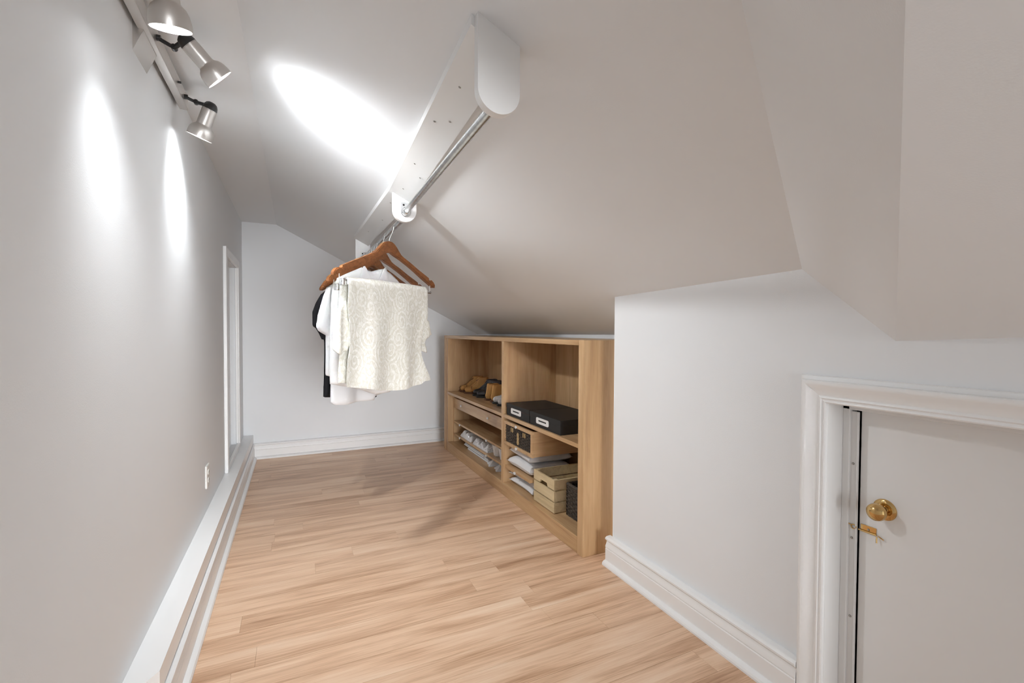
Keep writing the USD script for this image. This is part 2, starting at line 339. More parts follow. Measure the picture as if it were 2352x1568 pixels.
kc = np.array([XD, .817, .735])
knob = obj('door_knob', lathe([(0, .067), (.010, .066), (.019, .062), (.0255, .055), (.0275, .046), (.0255, .037), (.020, .031), (.013, .027), (.0105, .022), (.0105, .008), (.013, .006)], kc, -X, 40), BRASS, door, label='polished brass ball knob')
obj('rosette', lathe([(.012, .008), (.022, .0085), (.028, .007), (.0325, .004), (.034, 0)], kc, -X, 40), BRASS, knob)
lz = .654
lat = obj('latch', [bx((XD-.003, .838, lz-.013), (XD, .884, lz+.012), .0012), tube([(XD-.005, .836, lz-.008), (XD-.005, .888, lz-.008)], .0028, 8)], BRASS, door, label='small brass barrel latch')
obj('latch_bolt', [tube([(XD-.008, .834, lz-.012), (XD-.012, .832, lz-.020), (XD-.013, .831, lz-.030)], .0022, 8), tube([(XD-.006, .83, lz-.009), (XD-.008, .822, lz-.012), (XD-.006, .815, lz-.016)], .0018, 8)], BRASS, lat)
th = np.linspace(0, 2*math.pi, 16)
obj('latch_eye', [tube([(XD-.014, .899+.007*math.cos(t), lz-.002+.007*math.sin(t)) for t in th], .002, 8, False), tube([(XD-.014, .906, lz+.001), (XD-.018, .920, lz+.008)], .0018, 8)], BRASS, lat)
obj('latch_screw', lathe([(0, .003), (.003, .002), (.004, 0)], (XD-.003, .86, lz), -X, 10), STEEL, lat)

# ------------------------------------------------------------------ cupboard panel in the left wall
pan = thing('door_2', 'narrow white recessed panel framed in casing on the left wall', 'panel', (XL, 4.4, .24), kind='structure')
def flatcase(y0, z0, y1, z1): return bx((XL, y0, z0), (XL+.022, y1, z1), .003)
obj('casing', flatcase(3.965, .24, 4.03, 1.915), TRIM, pan, False)
obj('casing', flatcase(4.78, .24, 4.85, 1.915), TRIM, pan, False)
obj('casing', flatcase(4.03, 1.85, 4.78, 1.915), TRIM, pan, False)
obj('sill', flatcase(4.03, .24, 4.78, .285), TRIM, pan, False)
obj('bead', [bx((XL-.008, 4.03, .285), (XL+.012, 4.045, 1.85), .003), bx((XL-.008, 4.765, .285), (XL+.012, 4.78, 1.85), .003)], TRIM, pan, False)
obj('panel', bx((XL-.075, 4.02, .265), (XL-.05, 4.79, 1.86)), TRIM, pan, False)
out = thing('wall_outlet', 'ivory electrical outlet plate low on the left wall', 'outlet', (XL, 3.2, .37))
obj('plate', bx((XL, 3.145, .378), (XL+.010, 3.235, .512), .004), IVORY, out, False)
for z in (.468, .422):
    s = obj('socket', extrude(rounded(-.016, -.014, .016, .014, .008), (XL+.010, 3.19, z), Y, Z, X, .003), IVORY, out)
    obj('slot', [bx((XL+.0125, 3.183-.001, z-.004), (XL+.0136, 3.183+.001, z+.006)), bx((XL+.0125, 3.197-.001, z-.004), (XL+.0136, 3.197+.001, z+.006))], SLOT, s, False)

# ------------------------------------------------------------------ track of three spot lamps on the left wall
trk = thing('track_light', 'brushed nickel track of three spot lamps high on the left wall', 'spot light', (XL, 1.99, 2.22))
obj('rail', bx((-.462, 1.46, 2.286), (-.430, 2.525, 2.345), .0015), NICKEL, trk, False)
obj('canopy', extrude([(XL, 2.213), (-.446, 2.283), (-.444, 2.345), (XL, 2.345)], (0, 2.07, 0), X, Z, -Y, .16), NICKEL, trk, False)
obj('rail_spacer', bx((-.462, 1.94, 2.29), (-.445, 2.04, 2.34)), NICKEL, trk, False)
for yy in (2.317, 1.665): obj('rail_screw', tube([(-.430, yy, 2.314), (-.418, yy, 2.314)], .0045, 10), PLASTIC, trk)
def lamp(ym, K, Fc, el, light):
    """A head from K (rear of the metal) to Fc (its open face), on an arm from the rail at ym over the elbow el."""
    K, Fc, el = np.array(K, float), np.array(Fc, float), np.array(el, float); a = Fc-K; Ln = np.linalg.norm(a); a /= Ln
    ro, s = .050, Ln
    prof = [(.0275, 0), (.0285, .003), (.0285, .55*s), (.031, .59*s), (.040, .65*s), (.046, .74*s), (.0495, .87*s), (ro, s), (ro-.0022, s), (.0465, .87*s), (.042, .75*s), (.030, .64*s)]
    sh = obj('lamp_shade', lathe(prof, K, a, 44), NICKEL, trk, 35)
    obj('lens', lathe([(.0462, -.002), (.040, .0005), (.02, .003), (0, .004)], K+a*(s-.007), a, 40), light, sh, label='glowing white lamp face')
    cap = [(0, -.030), (.012, -.029), (.021, -.023), (.0265, -.012), (.0285, 0), (.0285, .006), (.0, .006)]
    cp = obj('lamp_cap', lathe(cap, K, a, 36), PLASTIC, sh)
    st = np.array([-.430, ym, 2.314]); back = K-a*.012
    obj('lamp_arm', [tube([st, st+(.012, 0, 0)], .010, 12), tube([st, el], .0065, 10), lathe([(0, .009), (.010, .008), (.010, -.008), (0, -.009)], el, Y, 16), tube([el, back], .0075, 10)], PLASTIC, trk)
lamp(2.449, (-.334, 2.425, 2.270), (-.379, 2.454, 2.149), (-.389, 2.452, 2.300), GLOW_WALL)
lamp(2.00, (-.333, 1.965, 2.300), (-.244, 2.005, 2.214), (-.380, 2.0, 2.292), GLOW)
lamp(1.53, (-.306, 1.495, 2.245), (-.298, 1.535, 2.108), (-.36, 1.53, 2.305), GLOW_WALL)

# ------------------------------------------------------------------ the hanging rail under the slope
rack = thing('hanging_rail', 'white painted rail of three rounded brackets and two steel rods under the slope', 'clothes rail', (.48, 2.5, 1.9))
def bracket(xa, xb, y0, y1, zb):
    r = (xb-xa)/2; cx = (xa+xb)/2; arc = [(cx-r*math.cos(t), zb+r-r*math.sin(t)) for t in np.linspace(0, math.pi, 24)]
    poly = [(xa, slope_z(xa, y0)+.004)]+arc+[(xb, slope_z(xb, y0)+.004)]
    return extrude(poly, (0, y1, 0), X, Z, -Y, y1-y0)
b1, b2, b3 = (.415, .531, 1.09, 1.115, 1.852), (.470, .595, 2.485, 2.51, 1.879), (.446, .560, 3.93, 3.955, 1.84)
for b in (b1, b2, b3): obj('bracket', bracket(*b), BOARD, rack, 20)
def plank(xa0, y0, xa1, y1, w, t):
    V = []
    for (xa, yy) in ((xa0, y0), (xa1, y1)):
        for dx, dz in ((0, .004), (w, .004), (w, -t), (0, -t)): V.append((xa+dx, yy, slope_z(xa+dx, yy)+dz))
    return trimesh.convex.convex_hull(np.array(V))
obj('board', plank(.405, 1.112, .452, 2.49, .112, .026), BOARD, rack, False); obj('board', plank(.452, 2.49, .436, 3.95, .108, .026), BOARD, rack, False)
for yy, dx in ((1.36, .045), (1.56, .070), (1.62, .030), (2.02, .040), (2.12, .085), (2.36, .050), (2.66, .040), (3.05, .065), (3.5, .045)):
    xx = float(np.interp(yy, [1.112, 2.49, 3.95], [.405, .452, .436]))+dx
    obj('board_screw', lathe([(0, .0012), (.0035, .001), (.0045, 0)], (xx, yy, slope_z(xx, yy)-.0262), (-.45, 0, -.89), 10), STEEL, rack)
RA, RB = np.array([.476, 1.112, 1.893]), np.array([.5385, 2.487, 1.935])
RS, RE = np.array([.533, 2.508, 1.904]), np.array([.511, 3.932, 1.891])
obj('rod', tube(np.linspace(RA, RB, 3), .0145, 24), GALV, rack); obj('rod', tube(np.linspace(RS, RE, 3), .0145, 24), GALV, rack)
def flange(c, y):
    p = Polygon([(-.024, .045), (.024, .045), (.027, .038)]+[(.027*math.cos(t), .027*math.sin(t)-.004) for t in np.linspace(0, -math.pi, 14)]+[(-.027, .038)])
    f = obj('flange', [extrude(p, (c[0], y-.006, c[2]), X, Z, Y, .0065), lathe([(.022, 0), (.022, .008), (.018, .016), (.0145, .018)], (c[0], y-.006, c[2]), -Y, 24)], CHROME, rack)
    for sx in (-.013, .013): obj('screw', lathe([(0, .0022), (.004, .0015), (.0055, 0)], (c[0]+sx, y-.006, c[2]+.032), -Y, 12), PLASTIC, f)
flange(RB, 2.485); flange(RE, 3.93)

# ------------------------------------------------------------------ coat hangers and clothes
TH = 48.4; dv = np.array([math.sin(math.radians(TH)), math.cos(math.radians(TH)), 0]); nv = np.array([dv[1], -dv[0], 0])
ROTZ = math.degrees(math.atan2(dv[1], dv[0]))
def rod_at(y): return RS+(RE-RS)*(y-RS[1])/(RE[1]-RS[1])
ZR = 1.902
HANG = [(-0.182, 1.728), (-0.158, 1.75), (-0.137, 1.77), (-0.12, 1.785), (-0.098, 1.797), (-0.072, 1.804), (-0.046, 1.804), (-0.023, 1.796), (-0.0, 1.78), (0.023, 1.758), (0.042, 1.742), (0.071, 1.73), (0.135, 1.709), (0.213, 1.679), (0.295, 1.651), (0.329, 1.639), (0.332, 1.628), (0.34, 1.622), (0.361, 1.629), (0.385, 1.616), (0.4, 1.601), (0.397, 1.582), (0.379, 1.581), (0.353, 1.593), (0.268, 1.626), (0.187, 1.661), (0.11, 1.691), (0.042, 1.714), (-0.014, 1.729), (-0.05, 1.741), (-0.072, 1.741), (-0.15, 1.709), (-0.242, 1.671), (-0.369, 1.618), (-0.471, 1.571), (-0.482, 1.566), (-0.489, 1.569), (-0.49, 1.579), (-0.484, 1.591), (-0.471, 1.602), (-0.454, 1.61), (-0.449, 1.607), (-0.439, 1.607), (-0.432, 1.614), (-0.431, 1.622), (-0.219, 1.712)]
def make_hanger(y, label, bar, group):
    c = rod_at(y); h = thing('coat_hanger', label, 'coat hanger', c, ROTZ, group)
    P = Polygon([(s, z-ZR) for s, z in HANG]); core = extrude(P, (0, .010, 0), X, Z, -Y, .020); inner = P.buffer(-.004)
    front = extrude(inner, (0, .013, 0), X, Z, -Y, .026)
    obj('wooden_body', m3.Manifold.batch_hull([]) if False else [core, front], WALNUT, h, 20, world=False)
    r = .0165; arc = [(r*math.cos(t), 0, r*math.sin(t)) for t in np.linspace(math.radians(-25), math.radians(185), 26)]
    arc += [(-.020, 0, -.02), (-.030, 0, -.042), (-.046, 0, -.066), (-.057, 0, -.085), (-.059, 0, -.112)]
    obj('hook', tube(arc, .0021, 8), WIRE, h, world=False)
    if bar:
        b = obj('trouser_bar', tube([(-.425, 0, 1.541-ZR), (.362, 0, 1.550-ZR)], .0085, 12), CHROME, h, world=False)
        for s, z0, z1 in ((-.444, 1.584, 1.541), (.354, 1.596, 1.550)):
            obj('bar_wire', tube([(s, 0, z0-ZR), (s, 0, z1-ZR+.012), (s+(.008 if s < 0 else -.004), 0, z1-ZR)], .0024, 8), WIRE, b, world=False)
        obj('bar_clip', [bx((-.432, -.012, 1.524-ZR), (-.405, .016, 1.558-ZR), .003), bx((-.400, -.014, 1.53-ZR), (-.385, .018, 1.566-ZR), .003)], CHROME, b, False, world=False)
    return h
hg = 'wooden coat hangers on the steel rod'
H1 = make_hanger(2.72, 'front wooden coat hanger carrying the cream patterned blouse over its bar', True, None)
H2 = dup(H1, rod_at(3.0), ROTZ, 'second wooden coat hanger from the front, with an empty metal bar')
H3 = make_hanger(3.25, 'wooden coat hanger inside the white collared shirt', False, None)
H4 = dup(H3, rod_at(3.36), ROTZ, 'wooden coat hanger inside the white short sleeved shirt')
H5 = dup(H3, rod_at(3.47), ROTZ, 'wooden coat hanger inside the long white tunic')
H6 = dup(H3, rod_at(3.58), ROTZ, 'rearmost wooden coat hanger, inside the black dress')

def cloth(poly, y, thick, fold, step=.012, edge=.35, front=0., curve=0.):
    """A hanging garment: its outline (s, z) in the hanger's plane filled with a fine net, folded by fold(s, z), given a thickness that thins to the edges."""
    P = poly if isinstance(poly, Polygon) else Polygon(poly)
    if not P.is_valid: P = P.buffer(0)
    P = P.buffer(.004).buffer(-.004)
    bl = P.exterior; nb = max(24, int(bl.length/step)); B = np.array([bl.interpolate(i/nb, True).coords[0] for i in range(nb)])
    x0, z0, x1, z1 = P.bounds; gx, gz = np.meshgrid(np.arange(x0, x1, step), np.arange(z0, z1, step)); G = np.column_stack([gx.ravel(), gz.ravel()])
    Pi = P.buffer(-step*.6); import shapely
    G = G[shapely.contains_xy(Pi, G[:, 0], G[:, 1])]; A = np.vstack([B, G]); T = Delaunay(A).simplices
    cen = A[T].mean(1); T = T[shapely.contains_xy(P, cen[:, 0], cen[:, 1])]
    a, b, c = A[T[:, 0]], A[T[:, 1]], A[T[:, 2]]; cr = (b[:, 0]-a[:, 0])*(c[:, 1]-a[:, 1])-(b[:, 1]-a[:, 1])*(c[:, 0]-a[:, 0])
    T = T[np.abs(cr) > 1e-9]; cr = cr[np.abs(cr) > 1e-9]; T[cr < 0] = T[cr < 0][:, ::-1]
    dist = shapely.distance(shapely.points(A), bl); prof = np.clip(dist/.03, 0, 1); prof = edge+(1-edge)*np.sqrt(1-(1-prof)**2)
    f = fold(A[:, 0], A[:, 1]); C = rod_at(y)
    def place(off): return C*np.array([1, 1, 0])+np.outer(A[:, 0], dv)+np.outer(A[:, 1], Z)+np.outer(off+front, nv)
    Vf, Vb = place(f+thick/2*prof), place(f-thick/2*prof); k = len(A)
    ring = np.arange(nb); nx = (ring+1) % nb
    sd = np.vstack([np.column_stack([ring, ring+k, nx]), np.column_stack([nx, ring+k, nx+k])])
    m = trimesh.Trimesh(np.vstack([Vf, Vb]), np.vstack([T, T[:, ::-1]+k, sd]), process=False); m.fix_normals()
    return m
def fold_fn(a, k, ph=0., top=1.6, seed=0, fine=.2):
    def f(s, z):
        d = np.clip((top-z)/.6, 0, 1.2)
        nz = meshkit.noise(np.column_stack([s*9, z*2.2, 0*s]), seed)-.5; n2 = meshkit.noise(np.column_stack([s*26, z*14, 0*s]), seed+5)-.5
        return a*d*np.sin(k*s+ph+1.3*nz+.5*np.sin(3*z))+a*1.2*nz*d+a*fine*n2
    return f
BLOUSE = [(-0.403, 1.549), (-.2, 1.556), (.1, 1.561), (0.289, 1.563), (0.296, 1.553), (0.294, 1.398), (0.279, 1.347), (0.244, 1.271), (0.227, 1.205), (0.236, 1.143), (0.265, 1.071), (0.299, 1.016), (0.316, 0.983), (0.253, 0.982), (0.222, 0.965), (0.104, 0.956), (-0.011, 0.953), (-0.153, 0.967), (-0.324, 1.003), (-0.418, 1.017), (-0.421, 1.058), (-0.411, 1.153), (-0.396, 1.209), (-0.398, 1.336), (-0.41, 1.416)]
SLL = [(-0.400, 1.449), (-0.425, 1.431), (-0.442, 1.417), (-0.467, 1.361), (-0.477, 1.31), (-0.478, 1.208), (-0.461, 1.188), (-0.439, 1.179), (-0.397, 1.198), (-0.381, 1.231), (-0.360, 1.254), (-0.355, 1.282), (-0.372, 1.301), (-0.385, 1.343), (-0.390, 1.424)]
SLR = [(0.270, 1.404), (0.339, 1.363), (0.39, 1.275), (0.312, 1.246), (0.302, 1.223), (0.319, 1.158), (0.289, 1.167), (0.213, 1.18), (0.200, 1.215), (0.220, 1.295)]
bl = thing('cream_blouse', 'cream blouse embossed with curling paisley, folded over the front hanger', 'blouse', rod_at(2.72))
obj('front_panel', cloth(BLOUSE, 2.72, .010, fold_fn(.017, 24, .6, 1.58, 1), .011, front=.022), PAISLEY, bl, 60)
back = affinity.translate(affinity.scale(Polygon(BLOUSE), 1.0, .96, origin=(0, 1.55)), -.012, 0)
obj('back_panel', cloth(back, 2.72, .010, fold_fn(.007, 17, 2., 1.55, 2), .018, front=-.022), PAISLEY, bl, 60)
obj('shoulder_fold', tube([(rod_at(2.72)+dv*s+np.array([0, 0, zz-ZR])) for s, zz in ((-.398, 1.549), (-.2, 1.556), (.1, 1.560), (.290, 1.560))], .021, 14), PAISLEY, bl, 60)
obj('sleeve', cloth(SLL, 2.72, .022, fold_fn(.012, 95, .5, 1.6, 3), .008, front=-.004), PAISLEY, bl, 60)
obj('sleeve', cloth(SLR, 2.72, .022, fold_fn(.010, 60, 1.5, 1.6, 4), .008, front=-.004), PAISLEY, bl, 60)
SH1 = [(-0.191, 1.717), (-0.159, 1.699), (-0.083, 1.691), (-0.004, 1.715), (0.028, 1.731), (0.108, 1.705), (0.186, 1.667), (0.232, 1.634), (0.289, 1.555), (0.211, 1.423), (0.16, 1.172), (0.101, 0.869), (-0.024, 0.866), (-0.258, 0.937), (-0.444, 0.978), (-0.447, 1.062), (-0.439, 1.322), (-0.427, 1.504), (-0.42, 1.557), (-0.406, 1.618), (-0.33, 1.656), (-0.254, 1.687)]
sh = thing('white_shirt', 'white collared shirt hanging right behind the cream blouse', 'shirt', rod_at(3.25))
obj('body', cloth(SH1, 3.25, .050, fold_fn(.010, 26, 0, 1.7, 8), .013), COTTON, sh, 60)
obj('collar', cloth([(-0.191, 1.722), (-0.165, 1.70), (-.135, 1.66), (-0.100, 1.635), (-0.150, 1.585), (-0.205, 1.560), (-0.225, 1.639)], 3.25, .010, lambda s, z: 0*s, .01, front=.034), COTTON, sh, 60)
obj('collar', cloth([(0.028, 1.736), (0.0, 1.715), (-.022, 1.67), (-.045, 1.635), (-.012, 1.560), (.045, 1.585), (.055, 1.68)], 3.25, .010, lambda s, z: 0*s, .01, front=.034), COTTON, sh, 60)
SH2 = [(0.026, 1.667), (-0.274, 1.635), (-0.407, 1.592), (-0.455, 1.563), (-0.481, 1.513), (-0.523, 1.4), (-0.538, 1.321), (-0.523, 1.298), (-0.462, 1.266), (-0.462, 1.188), (-0.469, 1.025), (-0.431, 1.014), (0.071, 0.919), (0.171, 0.961), (0.25, 1.625)]
s2 = thing('white_shirt', 'white short sleeved shirt whose sleeve shows left of the collared shirt', 'shirt', rod_at(3.36))
body2 = Polygon(SH2).intersection(sbox(-.462, .8, .4, 1.75)); slv = Polygon(SH2).intersection(sbox(-.6, 1.2, -.44, 1.6))
obj('body', cloth(body2, 3.36, .040, fold_fn(.010, 22, 1, 1.65, 11), .016), COTTON, s2, 60)
obj('sleeve', cloth(slv, 3.36, .045, fold_fn(.008, 40, 0, 1.65, 12), .010, front=.004), COTTON, s2, 60)
TU = [(0.156, 1.643), (-0.256, 1.619), (-0.355, 1.595), (-0.408, 0.948), (-0.412, 0.833), (-0.38, 0.811), (-0.32, 0.805), (-0.256, 0.802), (-0.154, 0.803), (-0.028, 0.798), (-0.009, 0.824), (0.078, 0.826), (0.154, 0.833), (0.207, 1.297)]
tag(obj('white_tunic', cloth(TU, 3.47, .035, fold_fn(.012, 24, 2, 1.62, 14), .015), COTTON2, None, 60), 'long white tunic whose hem hangs lowest under the shirts', 'tunic')
BK = [(0.036, 1.625), (-0.238, 1.607), (-0.399, 1.583), (-0.449, 1.556), (-0.482, 1.536), (-0.526, 1.474), (-0.553, 1.414), (-0.55, 1.328), (-0.522, 1.312), (-0.5, 1.281), (-0.479, 1.238), (-0.456, 1.244), (-0.451, 1.151), (-0.454, 1.008), (-0.459, 0.858), (-0.402, 0.851), (0.043, 0.793), (0.162, 1.16), (0.137, 1.566)]
bd = thing('black_dress', 'black short sleeved dress at the back of the row of clothes', 'dress', rod_at(3.58))
obj('body', cloth(Polygon(BK).intersection(sbox(-.462, .7, .3, 1.7)), 3.58, .035, fold_fn(.010, 20, 0, 1.6, 16), .016), BLACKC, bd, 60)
obj('sleeve', cloth(Polygon(BK).intersection(sbox(-.6, 1.2, -.445, 1.6)), 3.58, .040, fold_fn(.008, 40, 1, 1.6, 17), .010, front=.004), BLACKC, bd, 60)

# ------------------------------------------------------------------ oak shelving unit in the recess
FX, BXK, Y0, Y1, YD0, YD1, ZT = 1.487, 1.985, 2.20, 4.925, 3.322, 3.364, 1.25
YI0, YI1 = 2.257, 4.805
bc = thing('shelving_unit', 'low open oak shelving unit under the slope', 'shelving unit', (1.736, 3.56, 0))
c = .0015
obj('side_panel', bx((FX, Y0, 0), (BXK, YI0, ZT), c), OAKZ, bc, False)
obj('side_panel', bx((FX, 4.866, 0), (BXK, Y1, ZT), c), OAKZ, bc, False)
obj('side_panel', bx((FX+.006, YI1, 0), (BXK, 4.866, ZT-.03), c), OAKZ, bc, False, label='inner lining of the far side')
obj('top_board', bx((FX, YI0, ZT-.031), (BXK, 4.866, ZT), c), OAKY, bc, False)
obj('divider', bx((FX+.002, YD0, .10), (BXK-.02, YD1, ZT-.031), c), OAKZ, bc, False)
obj('base_board', bx((FX+.001, YI0, 0), (BXK, YI1, .10), c), OAKY, bc, False)
for ya, yb in ((YI0, YD0), (YD1, YI1)): obj('shelf', bx((FX+.001, ya, .619), (BXK-.02, yb, .645), c), OAKY, bc, False)
nb = 6; w = (YI1-YI0)/nb
for i in range(nb): obj('back_panel', bx((BXK-.02, YI0+i*w+.0004, .10), (BXK-.005+.003*(i % 2), YI0+(i+1)*w-.0004, ZT-.031), .001), OAKZ, bc, False)
def knobs(parent, pts, x):
    for yy, z in pts: obj('knob', lathe([(0, .016), (.010, .014), (.012, .010), (.008, .004), (.006, 0)], (x, yy, z), -X, 16), LABELM, parent, label='small white knob')
obj('inner_side', bx((1.556, 4.785, .10), (BXK-.02, YI1, .619), c), OAKZ, bc, False)
dr = obj('drawer', [bx((1.552, YD1+.004, .475), (1.57, 4.776, .578), c), bx((1.57, YD1+.02, .478), (1.94, 4.76, .486))], OAKY, bc, False, label='shallow drawer front with two knobs')
knobs(dr, ((4.52, .525), (3.79, .525)), 1.552)
for z in (.312, .176):
    s = obj('pull_out_shelf', bx((1.552, YD1+.004, z), (BXK-.03, 4.776, z+.018), c), OAKY, bc, False)
    knobs(s, ((4.56, z+.007), (3.82, z+.007)), 1.552)
wd = obj('drawer', [bx((1.492, 2.84, .412), (1.512, YD0-.002, .436), c), bx((1.492, 2.84, .572), (1.512, YD0-.002, .596), c), bx((1.492, 2.84, .436), (1.512, 2.866, .572), c), bx((1.492, YD0-.024, .436), (1.512, YD0-.002, .572), c),
    bx((1.512, 2.84, .415), (1.93, 2.856, .596), c), bx((1.512, YD0-.018, .415), (1.93, YD0-.002, .596), c), bx((1.512, 2.856, .415), (1.93, YD0-.018, .425)), bx((1.91, 2.856, .425), (1.93, YD0-.018, .590))], OAKX, bc, False, label='pulled out drawer with a framed wicker front')
def weave(o, u, v, wlen, hlen, nrow, ncol, r, out, amp=.004):
    """Rows of strands along u going over and under uprights along v."""
    o, u, v, out = map(lambda q: np.array(q, float), (o, u, v, out)); ms = []
    for j in range(nrow):
        t = np.linspace(0, wlen, ncol*3+1); wav = amp*np.cos(math.pi*ncol*t/wlen+math.pi*(j % 2))
        ms.append(tube([o+u*a+v*(hlen*(j+.5)/nrow)+out*b for a, b in zip(t, wav)], r, 6))
    for k in range(ncol+1): ms.append(tube([o+u*(wlen*k/ncol), o+u*(wlen*k/ncol)+v*hlen], r*.9, 6))
    return ms
wf = obj('wicker_front', weave((1.506, 2.868, .437), Y, Z, .43, .134, 12, 13, .0055, -X), WICKER, bc, 60, label='dark woven wicker drawer front', kind=None)
obj('wicker_backing', bx((1.512, 2.86, .430), (1.516, YD0-.02, .578)), SLOT, bc, False)
for yy in (3.19, 3.165, 2.985, 2.96): obj('raffia_tie', bx((1.492, yy-.006, .528), (1.500, yy+.006, .562), .002), RAFFIA, bc, False)
obj('raffia_tie', [trimesh.creation.icosphere(2, .014).apply_scale([.5, 1., 1.5]).apply_translation((1.496, 3.075, .446+.026*i)) for i in range(1, 4)], RAFFIA, bc)
knobs(bc, ((3.085, .585), (3.08, .424)), 1.492)
ps = obj('pull_out_shelf', [bx((1.505, 2.90, .216), (1.94, YD0-.002, .240), c)], OAKY, bc, False)
knobs(ps, ((3.13, .226),), 1.505)

# ------------------------------------------------------------------ shoes
def shoe_parts(kind):
    """A right shoe, toe along +x, standing on z = 0; length 0.27."""
    so = .016
    B = {'toe': ((.098, 0, .036), (.036, .040, .030)), 'ball': ((.052, 0, .040), (.040, .047, .036)), 'mid': ((.0, 0, .046), (.045, .039, .042)), 'heel': ((-.095, 0, .044), (.036, .037, .040))}
    parts = [smooth_hull([B['toe'], B['ball']]), smooth_hull([B['ball'], B['mid']]), smooth_hull([B['mid'], B['heel']])]
    if kind == 'boot':
        parts += [smooth_hull([((.0, 0, .065), (.045, .036, .03)), ((-.088, 0, .06), .038), ((-.038, 0, .158), (.036, .031, .01)), ((-.086, 0, .160), (.027, .030, .01))]),
                  smooth_hull([((.05, 0, .05), (.035, .036, .032)), ((-.022, 0, .125), (.028, .029, .02))])]
        hole = m3.Manifold.cylinder(.06, .022, .024, 24).scale((1.6, 1, 1)).translate((-.062, 0, .125))
    elif kind == 'ankle':
        parts += [smooth_hull([((.0, 0, .06), (.05, .036, .03)), ((-.088, 0, .06), .038), ((-.040, 0, .150), (.040, .030, .01)), ((-.086, 0, .150), (.028, .029, .01))])]
        hole = m3.Manifold.cylinder(.05, .022, .025, 24).scale((1.6, 1, 1)).translate((-.060, 0, .118))
    else:
        parts += [smooth_hull([((.02, 0, .055), (.05, .034, .03)), ((-.09, 0, .06), .035), ((-.02, 0, .085), (.04, .028, .01)), ((-.098, 0, .088), (.026, .028, .01))])]
        hole = m3.Manifold.cylinder(.06, .022, .026, 24).scale((1.9, 1, 1)).translate((-.062, 0, .062))
    u = parts[0]
    for p in parts[1:]: u = u+p
    u = u.trim_by_plane((0, 0, 1), so-.004)-hole
    q = u.refine_to_length(.012).to_mesh(); t = trimesh.Trimesh(q.vert_properties[:, :3], q.tri_verts); trimesh.smoothing.filter_taubin(t, .5, .53, 6)
    foot = Polygon([(x, yy) for x, yy in [(.138, 0), (.130, .026), (.105, .042), (.055, .051), (0, .043), (-.06, .040), (-.105, .038), (-.130, .022), (-.136, 0), (-.130, -.022), (-.105, -.038), (-.06, -.040), (0, -.041), (.055, -.048), (.105, -.040), (.130, -.026)]]).buffer(.004)
    sole = trimesh.creation.extrude_polygon(foot, so, engine='earcut')
    laces = []
    if kind != 'ankle':
        for i in range(4 if kind == 'boot' else 3):
            x = .050-.018*i; z = .084+.017*i if kind == 'boot' else .080+.006*i
            laces += [tube([(x, -.026, z-.010), (x-.004, 0, z+.004), (x-.010, .026, z-.008)], .0032, 8), tube([(x-.010, -.026, z-.008), (x-.004, 0, z+.004), (x, .026, z-.010)], .0032, 8)]
        laces += [tube([(.0, 0, z+.008), (-.008, .022, z+.012), (.012, .034, z-.004)], .003, 8), tube([(.0, 0, z+.008), (-.008, -.022, z+.012), (.012, -.034, z-.004)], .003, 8)]
    seam = tube([(.062, .049*math.sin(a), .046+.032*math.cos(a)) for a in np.linspace(-1.5, 1.5, 15)], .0022, 6)
    return t, sole, laces, seam
def make_shoe(name, label, cat, kind, mu, ms, ml, loc, rz):
    t, sole, laces, seam = shoe_parts(kind); s = thing(name, label, cat, loc, rz)
    u = obj('upper', t, mu, s, 50, world=False); obj('sole', sole, ms, s, 30, world=False)
    if laces: obj('laces', laces, ml, s, 60, world=False)
    if kind != 'ankle': obj('toe_seam', seam, ml, u, 60, world=False)
    return s
ZS = .646
r1 = 158
a = make_shoe('tan_boot', 'tan lace up boot nearest the far side of the shelf', 'boot', 'boot', TANL, SOLED, LACE, (1.735, 4.69, ZS), r1)
dup(a, (1.735, 4.545, ZS), r1, 'tan lace up boot beside the black shoes')
a = make_shoe('black_shoe', 'black lace up shoe beside the tan laced boots', 'shoe', 'boot', BLKL, SOLEB, SEAM, (1.755, 4.345, ZS), r1)
dup(a, (1.745, 4.215, ZS), r1, 'black lace up shoe beside the tan ankle boots')
r2 = -8
a = make_shoe('ankle_boot', 'plain tan ankle boot heel outward, beside the black shoes', 'boot', 'ankle', TANL, SOLED, LACE, (1.755, 4.03, ZS), r2)
dup(a, (1.76, 3.905, ZS), r2, 'plain tan ankle boot heel outward, beside the white trainers')
a = make_shoe('white_trainer', 'white trainer beside the tan ankle boots', 'trainer', 'low', WHTL, SOLEB, SOLEW, (1.74, 3.79, ZS), r1)
dup(a, (1.73, 3.66, ZS), r1, 'white trainer half hidden by the divider')

# ------------------------------------------------------------------ black storage boxes
def storage_box(label, y0, y1, seam):
    b = thing('storage_box', label, 'box', (1.676, (y0+y1)/2, ZS)); x0, x1, z1 = 1.502, 1.85, .738
    obj('base', bx((x0+.002, y0+.002, ZS-.001), (x1-.002, y1-.002, .702), .0015), BOXM, b, False)
    obj('lid', bx((x0, y0, .7035 if seam else .700), (x1, y1, z1), .002), BOXM, b, False)
    if seam: obj('red_seam', bx((x0+.0005, y0+.001, .7018), (x0+.01, y1-.001, .7040)), SEAM, b, False)
    yc, zc = (y0+y1)/2+.02, .690
    P = rounded(-.085, -.021, .085, .021, .012).difference(rounded(-.055, -.004, .055, .006, .003))
    h = obj('label_holder', extrude(P, (x0, yc, zc), Y, Z, -X, .004), LABELM, b)
    obj('slot', bx((x0-.0008, yc-.056, zc-.005), (x0+.0005, yc+.056, zc+.007)), SLOT, h, False)
storage_box('flat black storage box with a red seam, beside the divider', 2.905, 3.295, True)
storage_box('flat black storage box beside the near end panel', 2.480, 2.900, False)

